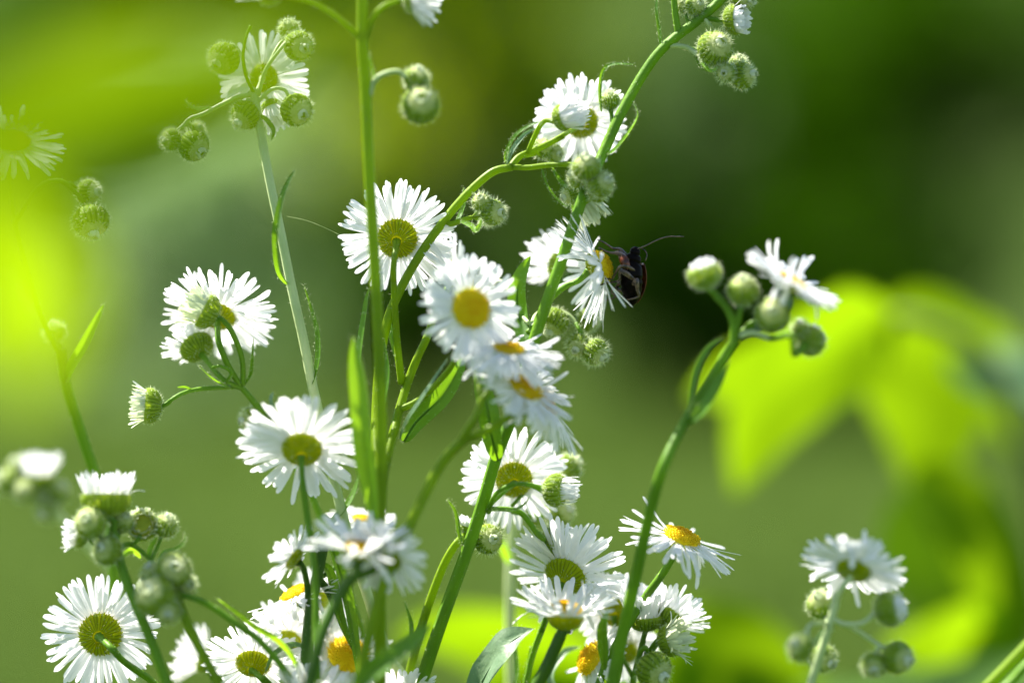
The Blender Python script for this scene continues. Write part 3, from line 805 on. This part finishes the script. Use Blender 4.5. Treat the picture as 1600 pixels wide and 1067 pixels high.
p.leaf([(506, 850, -2), (518, 820, 2), (548, 780, 4), (562, 740, 6)], 9, 40, .4, 'leaf')
p.leaf([(480, 1010, -5), (456, 1005, -4), (428, 1020, -2), (414, 1050, 0)], 7, 30, .4, 'leaf_pale')

p = Plant('low plant at the bottom edge with a backward daisy left of the tangle',
          [(440, 1110, 0), (425, 1075, 0), (410, 1058, -2)], 6, 5, 'stem', 14, group=G_)
p.flower((396, 1034, 2), (.05, .62, -.72), 80, 27, 2, n=60, ped=[(412, 1062, -2)], pr=5, label='wide daisy head at the bottom edge')
p.branch([(418, 1066, -1), (390, 1075, 8), (350, 1070, 16), (330, 1055, 20)], 4, 3.5)
p.half((318, 1030, 20), (-.75, .35, -.2), 20, 46, 40, ped=[(345, 1068, 17), (336, 1052, 20)], pr=4)

p = Plant('short plant whose tall yellow dome shows between dark stems at the bottom',
          [(560, 1120, 6), (548, 1085, 8)], 6, 5, 'stem', 15, group=G_)
p.flower((541, 1026, 8), (.30, .66, .66), 84, 34, -16, n=60, ped=[(552, 1100, 7), (546, 1070, 10)], pr=5, label='daisy head with a tall yellow dome', dome=.9)
p = Plant('low plant with upright white petals at the bottom edge, left of yellow dome',
          [(500, 1150, -12), (492, 1125, -12)], 6, 5, 'stem', 16, group=G_)
p.flower((486, 1082, -12), (.1, .95, .15), 70, 26, 42, n=40, ped=[(496, 1140, -12), (490, 1112, -12)], pr=5, wd=.0006)
p = Plant('low plant, only white petal tips over the bottom edge beside the diagonal stem',
          [(640, 1150, 6), (632, 1120, 6)], 6, 5, 'stem', 17, group=G_)
p.flower((628, 1092, 6), (.05, .8, -.5), 70, 26, 18, n=56, ped=[(636, 1140, 6), (630, 1115, 6)], pr=5)

# second stem left of the long diagonal one
p = Plant('hairy bright-edged stem running close along the left of the diagonal stem',
          [(622, 1110, 10), (636, 1067, 8), (650, 1010, 6), (668, 950, 4), (690, 890, 2), (708, 856, 1), (724, 838, 1)], 8, 6, 'stem_yellow', 18, group=G_, hairs=1.6)
p.leaf([(648, 1020, 6), (645, 990, 5), (643, 968, 5), (632, 940, 5)], 7, 45, .4)
p.half((728, 822, 3), (.25, .9, .1), 12, 14, 60, ped=[(722, 840, 1)], pr=4)
p = Plant('dark shoot with a brown-tipped leaf lying across the bottom edge',
          [(540, 1120, -26), (552, 1090, -26)], 7, 6, 'stem', 19, group=G_)
p.leaf([(545, 1105, -26), (570, 1062, -27), (605, 1035, -28), (640, 1010, -28), (662, 988, -28), (674, 972, -28)], 17, 35, .5, 'leaf', 'strap')

# pair with the upright dark calyx
p = Plant('thick dark stalk with an upward daisy, front petals crossing its yellow centre',
          [(830, 1085, -8), (850, 1050, -8), (866, 1015, -8), (876, 992, -8)], 10, 9, 'stem_dark', 20, group=G_, hairs=.6)
p.flower((884, 958, -8), (.06, .97, .16), 86, 27, 22, n=40, ped=[(866, 1015, -8), (876, 992, -8)], pr=9, label='upward daisy head on a thick dark stalk', spread=22, wd=.0006, dome=.7, depth=.95)
p = Plant('thin stem ending in a backward daisy just above the dark-stalked upward one',
          [(818, 1085, 6), (830, 1030, 6), (846, 985, 5), (858, 955, 4)], 5, 5, 'stem', 21, group=G_)
p.flower((884, 898, 3), (.36, .50, -.72), 100, 33, 10, n=60, ped=[(846, 985, 5), (862, 945, 1)], pr=5, label='tall daisy head seen from behind and below', spread=20)
p.leaf([(800, 1090, 8), (808, 1050, 9), (806, 1010, 10), (804, 985, 10)], 6, 40)
p.leaf([(815, 1085, 6), (826, 1040, 7), (830, 1008, 7)], 6, 40)

# right stem
p = Plant('tall curved stem right of middle, with buds and one tilted daisy on top',
          [(955, 1080, -8), (968, 1010, -9), (982, 950, -11), (1000, 870, -14), (1018, 790, -17), (1036, 730, -19), (1064, 670, -16), (1100, 610, -16), (1130, 560, -16), (1150, 530, -16)],
          11, 7, 'stem', 22, group=G_, hairs=.6)
p.leaf([(1072, 665, -16), (1100, 640, -18), (1125, 600, -18), (1140, 565, -18)], 12, 40, .5, 'leaf', 'strap', twist=20)
p.leaf([(1078, 660, -16), (1084, 610, -16), (1092, 575, -16), (1108, 545, -16), (1128, 528, -16)], 10, 50, .5, 'leaf')
p.branch([(1146, 535, -16), (1146, 505, -16), (1135, 480, -16), (1118, 462, -16)], 7, 6)
p.bud((1100, 428, -16), (-.25, .92, .1), 24, ped=[(1130, 472, -16), (1116, 458, -16)], pr=6, tip=.5, petal='petal', phi=118, cup=92)
p.bud((1161, 455, -16), (.05, .85, .35), 22, ped=[(1150, 520, -16), (1156, 490, -16)], pr=5, tip=.45, petal='petal_young')
p.bud((1206, 492, -18), (.0, .25, .9), 24, ped=[(1155, 525, -16), (1175, 505, -15)], pr=5, tip=.25)
p.flower((1238, 440, -18), (.50, .82, .20), 78, 23, 0, spread=6, n=84, ped=[(1155, 528, -16), (1190, 505, -15), (1218, 478, -16)], pr=5, wd=.0006, label='tilted daisy head, the highest on the right', dome=.25)
p.branch([(1156, 525, -16), (1178, 520, -17), (1205, 528, -18), (1232, 522, -18)], 5, 4.5, 'stem_pale')
p.bud((1266, 532, -15), (.42, .30, -.75), 22, ped=[(1205, 528, -18), (1236, 524, -27)], pr=5, tip=.7, petal='petal', phi=115, cup=80)
p.bud((1250, 512, -16), (.0, .6, .3), 11, ped=[(1215, 526, -17), (1238, 524, -17)], pr=3, tip=.8, petal='petal')
p.leaf([(1180, 515, -16), (1205, 498, -15), (1228, 480, -18), (1236, 462, -18)], 12, 20, .4, 'leaf_pale')

p = Plant('stem crossing behind the tall curved one to a flat bright yellow-topped daisy',
          [(930, 1085, 2), (950, 1030, 2), (985, 970, 1), (1010, 930, 1), (1034, 898, 0)], 6.5, 6, 'stem', 23, group=G_)
p.flower((1064, 842, 0), (.34, .90, .22), 96, 31, -10, n=54, ped=[(1010, 930, 1), (1034, 898, 0), (1046, 878, 0)], pr=6.5, label='flat daisy head with a bright yellow top and gaps between its petals', spread=20, gap=.1, dome=.5, droop=(0, -16))

p = Plant('low plant with half-open white heads and pale buds right of the curved stem',
          [(985, 1100, 6), (990, 1060, 5), (1000, 1020, 4), (1005, 1000, 4)], 5, 4.5, 'stem', 24, group=G_)
p.half((1008, 965, 4), (-.05, .98, .1), 26, 46, 66, n=50, ped=[(1002, 1012, 4), (1006, 995, 4)], pr=4.5, wd=.00045)
p.half((1044, 965, 6), (.45, .62, -.45), 27, 46, 34, n=54, ped=[(1000, 1040, 5), (1020, 1015, 4), (1034, 988, 4)], pr=4.5, wd=.00045)
p.half((1048, 1000, 0), (.75, .25, .35), 24, 30, 62, n=44, ped=[(1000, 1040, 5), (1018, 1012, 2), (1028, 1000, 1)], pr=4, petal='petal_young')
p.bud((1022, 1046, -4), (.45, -.3, .6), 27, ped=[(996, 1050, 5), (1000, 1020, -3), (1010, 1012, -4)], pr=4, tip=.3)
p.flower((960, 955, 10), (.1, .3, -.9), 66, 24, 6, n=50, ped=[(990, 1060, 6), (966, 1010, 10)], pr=4)

p = Plant('low plant at the bottom edge with a yellow centre facing left',
          [(955, 1120, 4), (960, 1080, 6), (955, 1055, 8)], 6, 5, 'stem', 25, group=G_)
p.flower((926, 1030, 6), (-.78, .42, .32), 66, 30, -22, n=50, ped=[(958, 1070, 7)], pr=5, label='daisy head facing left with a raised yellow centre', dome=.6)
p.leaf([(945, 1045, -6), (944, 1010, -7), (943, 980, -8), (950, 952, -8)], 10, 30, .4, 'leaf', 'strap')
p.flower((975, 1015, 14), (.2, .3, -.8), 60, 22, 4, n=48, ped=[(960, 1075, 8), (968, 1050, 12)], pr=4)
p.leaf([(900, 1120, 8), (860, 1060, 10), (880, 1020, 12), (905, 1010, 13)], 9, 20, .4, 'leaf_pale')

# lower right plant
p = Plant('pale sunlit stem at the lower right under one daisy and dangling buds',
          [(1262, 1085, -16), (1276, 1040, -16), (1290, 995, -16), (1302, 955, -16), (1308, 925, -16)], 8, 6, 'stem_pale', 26, group=G_, hairs=.6)
p.flower((1334, 888, -16), (.26, .76, -.52), 79, 25, 0, spread=8, n=64, ped=[(1304, 945, -16), (1314, 920, -17)], pr=5, wd=.00055, label='soft daisy head at the lower right')
p.bud((1390, 950, -16), (.85, .15, .2), 24, ped=[(1300, 965, -16), (1318, 974, -17), (1345, 974, -18), (1362, 962, -17)], pr=4, tip=.6, petal='petal', phi=115, cup=82)
p.branch([(1316, 974, -16), (1340, 985, -16), (1362, 1000, -16), (1376, 1012, -16)], 4, 3.5)
p.bud((1402, 1027, -16), (.5, -.1, .6), 23, ped=[(1362, 1000, -16), (1380, 1012, -16)], pr=3.5, tip=.4)
p.bud((1366, 1038, -16), (-.1, -.3, .7), 18, ped=[(1370, 1005, -16), (1370, 1018, -16)], pr=3, tip=.15)
p.bud((1283, 944, -9), (-.2, .5, .4), 21, ped=[(1300, 985, -16), (1292, 970, -12)], pr=3.5, tip=.3)
p.bud((1252, 1012, -23), (-.6, .4, .5), 19, ped=[(1296, 975, -16), (1268, 975, -19), (1260, 992, -22)], pr=3.2, tip=.4)
p.bud((1286, 1028, -8), (.3, -.2, .4), 20, ped=[(1296, 980, -16), (1290, 1002, -11)], pr=3.2, tip=.3)
p.leaf([(1296, 975, -16), (1280, 990, -18), (1262, 1020, -19), (1268, 1045, -19)], 5, 50, .4, 'leaf_pale')

p = Plant('two crossing green fleabane stems entering at the bottom right corner', [(1520, 1095, -18), (1560, 1055, -18), (1605, 1008, -18), (1660, 950, -18)], 9, 8, 'stem_yellow', 27, group=G_, hairs=.6)
p.branch([(1520, 1110, -20), (1575, 1070, -20), (1605, 1038, -20), (1660, 990, -20)], 8, 7, 'stem')
p = Plant('pale bluish-green straight blurred stem at the bottom middle, behind the daisies',
          [(799, 1085, 32), (797, 980, 32), (797, 900, 32), (800, 830, 32), (805, 775, 30)], 8.5, 8, 'stem_pale', 28, group=G_, hairs=.6)
p.bud((830, 800, 34), (.4, .4, -.2), 24, ped=[(800, 830, 32), (812, 815, 33)], tip=.3)
p.leaf([(797, 880, 30), (785, 850, 28), (775, 830, 28)], 10, 20, .3, 'leaf_bright')
p = Plant('short shoot with one wide downy pale leaf at the bottom edge',
          [(735, 1120, 2), (745, 1090, 2)], 7, 5, 'stem', 29, group=G_)
p.leaf([(730, 1110, 4), (752, 1066, 2), (780, 1022, 0), (804, 998, 0), (834, 982, 0)], 30, 52, .3, 'leaf_pale', 'strap', wave=.1)

# ------------------------------------------------------------------ broad-leaved plants (soft, in front and behind)
class Shrub:
    def __init__(s, label, pts, r, seed, cat='shrub'):
        s.rnd = random.Random(seed)
        s.root = bpy.data.objects.new('broadleaf_sapling', None)
        sc.collection.objects.link(s.root)
        W = [P(*p) for p in pts]
        s.base = V((W[0].x, W[0].y, 0)); s.root.location = s.base
        tag(s.root, label, cat)
        W = [V((W[0].x, W[0].y, -.01)), V((W[0].x, W[0].y, W[0].z * .5))] + W
        mb = MB(); tube(mb, catmull(W, 8), lambda t: r * (1 - .6 * t), 10, .03)
        mb.build('stem', M['twig'], s.root, s.base)
    def leaf(s, pts, hw, roll=0, mat='broad', stalk=None, fold=.15, twist=0, label=None):
        W = [P(*p) for p in pts]
        mb = MB()
        blade(mb, W, hw, roll, fold, 'broad', 12, .06, .035, s.rnd, twist, 5)
        o = mb.build('leaf', M[mat], s.root, s.base)
        if stalk:
            mb = MB(); tube(mb, catmull([P(*q) for q in stalk] + [W[0], W[0].lerp(W[1], .3)], 6), .0009, 8)
            mb.build('leaf_stalk', M['twig'], o)
            o.children[0].location = -s.base
        if label: o['label'] = label
        return o

s = Shrub('sunlit sapling with broad drooping yellow-green leaves blurred on the right', [(1700, 1300, 200), (1640, 900, 190), (1600, 700, 180), (1540, 560, 172), (1440, 500, 168), (1360, 500, 165)], .0035, 41)
s.leaf([(1400, 500, 165), (1330, 530, 160), (1250, 580, 158), (1190, 660, 158), (1150, 770, 160)], .0125, 12, 'broad')
s.leaf([(1330, 520, 166), (1240, 560, 170), (1150, 590, 172), (1080, 620, 172)], .0085, 20, 'broad')
s.leaf([(1420, 450, 188), (1440, 540, 190), (1452, 650, 192), (1438, 785, 192)], .0160, 0, 'broad')
s.leaf([(1490, 500, 205), (1535, 550, 208), (1570, 620, 210), (1580, 700, 210)], .0080, 0, 'broad')
s.leaf([(1280, 490, 168), (1340, 490, 169), (1400, 500, 170)], .0060, 0, 'broad')
s.leaf([(1480, 560, 190), (1540, 580, 188), (1620, 600, 185), (1700, 640, 185)], .0075, 30, 'broad_sheen', label='leaf at the right edge with a pale bluish sheen painted in')
s.leaf([(1430, 730, 175), (1500, 790, 172), (1550, 880, 170), (1580, 980, 170), (1560, 1080, 172)], .0095, 20, 'broad')
s.leaf([(1610, 950, 176), (1530, 985, 172), (1460, 1005, 170), (1380, 1010, 170)], .0085, 20, 'broad')
s.leaf([(1440, 740, 185), (1450, 820, 188), (1465, 920, 190), (1480, 1020, 190)], .0135, 10, 'broad_shade', label='leaf hanging down with dark green shade painted in')
s.leaf([(1680, 1010, 150), (1560, 1050, 148), (1420, 1070, 146), (1240, 1075, 146)], .0065, 40, 'broad_sheen')
s = Shrub('low sunlit sapling with wide leaves blurred along the bottom edge', [(1000, 1500, 175), (1000, 1300, 170), (980, 1120, 168)], .003, 42)
s.leaf([(990, 1110, 168), (1050, 1040, 160), (1130, 1020, 158), (1200, 1040, 156), (1300, 1100, 156)], .0120, 10, 'broad')
s.leaf([(1000, 1110, 168), (900, 1040, 165), (800, 1005, 162), (700, 985, 160), (620, 1000, 160)], .0090, 20, 'broad')
s.leaf([(980, 1120, 168), (940, 1080, 160), (860, 1060, 155), (740, 1080, 150)], .0100, 15, 'broad')
s.leaf([(1020, 1150, 168), (1080, 1090, 165), (1180, 1080, 160), (1260, 1130, 160)], .0110, 15, 'broad')

s = Shrub('bright blurred sapling close up on the left, veiling the flowers behind', [(-420, 1900, -222), (-380, 1100, -222), (-300, 700, -222), (-180, 400, -222), (-60, 220, -222)], .0022, 43)
s.leaf([(-160, 250, -222), (30, 190, -225), (200, 165, -228), (350, 115, -230), (540, 20, -232)], .0068, 5, 'broad_front', fold=.1)
s.leaf([(-160, 420, -222), (-60, 380, -220), (20, 420, -218), (50, 520, -216), (30, 640, -214)], .0064, 5, 'broad_front', fold=.1)

# ------------------------------------------------------------------ beetle on the flower's yellow centre
def beetle():
    rnd = random.Random(3)
    c = P(982, 432, -1)
    root = bpy.data.objects.new('beetle', None)
    sc.collection.objects.link(root); root.location = c
    tag(root, 'small black and brown beetle with long feelers clinging to the yellow centre of a daisy', 'beetle')
    k = PX * 1.1
    def L(x, y, z=0.0): return V((x * k, z * k, -y * k))          # x right, y down, z away; photo pixels about the body centre
    up = (L(8, -36) - L(4, 40)).normalized()                       # body axis, tail -> head
    M_black = leafy('beetle_shell', (.002, .0015, .0015), (.006, .003, .002), None, 0, .3, 900, .05, .2, 3000)
    M_red = leafy('beetle_brown', (.20, .045, .010), (.03, .010, .005), None, 0, .3, 900, .35)
    M_leg = leafy('beetle_leg', (.16, .10, .06), (.010, .006, .005), None, 0, .22, 1400, .45)  # brown legs, with pale highlight streaks put into the colour
    mb = MB()
    path = [L(3, 43, 2), L(3.5, 38, 1), L(4, 28, 0), L(4, 14, -1), L(4, 0, -2), L(5, -12, -2), L(6, -19, -1), L(7, -24, 0), L(8, -29, 0), L(9, -33, 0), L(10, -38, 0), L(11, -42, 0)]
    prof = [2, 8, 14, 17.5, 18, 16, 12.5, 12, 11, 8.5, 7.5, 2.5]
    n0 = len(path) - 1
    fine = catmull(path, 4)
    pf = []
    for i in range(len(fine)):
        x = i / 4; a = min(int(x), n0 - 1); q = prof[a] + (prof[a + 1] - prof[a]) * (x - a)
        if x < 4.5: q *= 1 - (.10 if i % 3 == 0 else 0)          # rings of the abdomen
        if abs(x - 6) < .3 or abs(x - 8.6) < .3: q *= .8         # waist and neck
        pf.append(q)
    path, prof = fine, pf
    fr = frames(path); vs = []; ns = 20
    for i, p in enumerate(path):
        t, n, b = fr[i]
        for j in range(ns):
            a = 2 * math.pi * j / ns
            d = n * math.cos(a) + b * math.sin(a)
            q = prof[i] * k
            vs.append(p + V((d.x * q * .92, d.y * q * .8, d.z * q)))
    fs = [(i * ns + j, i * ns + (j + 1) % ns, (i + 1) * ns + (j + 1) % ns, (i + 1) * ns + j) for i in range(len(path) - 1) for j in range(ns)]
    fs += [tuple(range(ns))[::-1], tuple((len(path) - 1) * ns + j for j in range(ns))]
    mb.add(vs, fs, 0)
    # brown breast plate between the front legs
    o = L(-8, -20, -11)
    # legs: thick femur, thin tibia, jointed foot
    def leg(pts, r):
        W = [L(*q) for q in pts]
        rr = [r * 1.0, r * 1.5, r * .8, r * .6, r * .45, r * .4]
        path = catmull(W, 5)
        n_ = len(path) - 1
        def rad(t):
            x = t * (len(rr) - 1); i = min(int(x), len(rr) - 2)
            return (rr[i] + (rr[i + 1] - rr[i]) * (x - i)) * k
        tube(mb, path, rad, 8, 0, 1)
    leg([(0, -22, -9), (-14, -32, -11), (-25, -33, -9), (-33, -36, -4), (-42, -41, 0)], 2.6)      # raised front leg
    leg([(2, -24, 6), (-12, -38, 6), (-22, -40, 6), (-34, -48, 5), (-44, -52, 3)], 2.2)
    leg([(8, -8, -13), (-4, -14, -18), (-14, -12, -19), (-20, -2, -15), (-24, 4, -10), (-33, 3, -3)], 2.4)
    leg([(6, 4, -14), (-6, -5, -20), (-13, -6, -20), (-14, 6, -19), (-28, 9, -12), (-40, 12, -6)], 3.0)
    leg([(4, 8, 8), (-12, 10, 8), (-18, 20, 8), (-20, 30, 7), (-34, 34, 6), (-42, 38, 4)], 2.2)
    leg([(6, 12, -14), (10, 6, -18), (12, 20, -19), (14, 28, -18), (4, 32, -17), (-6, 34, -14)], 3.0)
    leg([(2, 14, 8), (-10, 20, 9), (-18, 16, 9), (-24, 22, 9), (-14, 30, 9), (-8, 37, 9)], 2.0)
    # feelers
    def feeler(pts, r):
        W = catmull([L(*q) for q in pts], 7)
        tube(mb, W, lambda t: r * k * (1 + .25 * math.sin(t * 75)), 8, 0, 1)
    feeler([(9, -37, -3), (16, -40, -4), (26, -44, -5), (40, -51, -6), (56, -56, -6), (78, -56, -6)], .85)
    feeler([(10, -36, 3), (16, -40, 2), (22, -38, 0), (26, -31, -2), (24, -22, -4)], .8)
    body = mb.build('body', [M_black, M_leg], root)
    for side, off in ((1, 0), (-1, 0)):
        m2 = MB(); vs = []
        N1, N2 = 12, 8
        for i in range(N1 + 1):
            t = i / N1
            cc = L(7, -20, 4).lerp(L(5, 42, 4), t)
            wq = 19 * math.sin(math.pi * min(1, .22 + t * .78)) ** .6 * k
            for j in range(N2 + 1):
                a = R(4 + 92 * j / N2) * side
                d = V((math.cos(a) * .93, math.sin(a) * .9, 0)) if side > 0 else V((math.cos(math.pi / 2 + (R(4 + 92 * j / N2))) * .93, math.sin(math.pi / 2 + R(4 + 92 * j / N2)) * .9, 0))
                vs.append(cc + V((d.x, d.y, -.05 * d.x)) * (wq * 1.08) + V((1.2 * k, 0, 0)))
        fs = [(i * (N2 + 1) + j, i * (N2 + 1) + j + 1, (i + 1) * (N2 + 1) + j + 1, (i + 1) * (N2 + 1) + j) for i in range(N1) for j in range(N2)]
        m2.add(vs, fs)
        ob = m2.build('wing_case', M_red, root)
        md = ob.modifiers.new('thick', 'SOLIDIFY'); md.thickness = 1.2 * k; md.offset = 1
    m3 = MB()
    path = [L(-10, -30, -8), L(-6, -20, -14), L(-1, -10, -16)]
    tube(m3, catmull(path, 5), lambda t: (2.5 + 4.5 * math.sin(math.pi * min(1, t * .8 + .15))) * k, 10)
    m3.build('breast_plate', M_red, root)
    return root
beetle()

# spider silk
mb = MB()
tube(mb, catmull([P(448, 338, 0), P(480, 345, 0), P(512, 358, 0), P(552, 378, 3)], 8), .00003, 5)
tag(mb.build('spider_thread', M['hair']), 'thin loose spider thread between the pale left stem and a daisy', 'spider thread')

# ------------------------------------------------------------------ far trees
GT = 'trees along the wood edge'
TR = [
 ('tall dark tree at the left end of the wood edge', -3.6, 28, 6.0, 2.2, 'dark', .1, 3600, .3),
 ('low pale grey-green tree standing in front of the wood at the left', -1.45, 14, 1.7, .8, 'grey', .08, 600, .2),
 ('yellow-green tree with painted-in sunlight, crown reaching the top edge left of the middle', -.2, 17, 4.0, 1.05, 'bright', .36, 900, .3),
 ('grey-green tree right of the yellow-green one, against the dark wood', 1.2, 20, 3.6, .8, 'dull', .45, 420, .28),
 ('near-black tree with painted-in shade, darkest part of the wood edge', 1.9, 23.5, 3.2, 1.5, 'dark', .02, 3600, .3),
 ('dark tree at the right end of the wood edge', 3.9, 25, 5.5, 1.9, 'dark', .1, 2200, .3),
 ('dark tree in the gap between the pale tree and the yellow-green one', -.9, 31, 7.5, 2.4, 'dark', .1, 3000, .3),
 ('low dark bush added as shade in front of the wood, left of the middle', -.55, 17, 1.25, .6, 'dark', .0, 1500, .16),  # added to stand in for the wood's shadow on the meadow
 ('low dark bush added as shade in front of the wood, right of the middle', 1.15, 16, 1.45, .75, 'dark', .0, 1800, .16),  # added too, darkens the far meadow like the wood's shadow
 ('wide dark bush added as shade in front of the wood at the right', 2.3, 18, 1.7, .8, 'dark', .0, 1800, .16),  # third added bush, carries the same meadow shadow to the right
 ('tall dull green tree rising behind the near-black tree', 3.0, 30, 8.0, 2.2, 'mid', .2, 2000, .3),
]
for i, (lb, x, y, h, cr, mt, lw, n_, sz) in enumerate(TR):
    tree('broadleaf_tree', lb, 'tree', x, y, h, cr, mt, 100 + i, n_, sz, lw, GT)
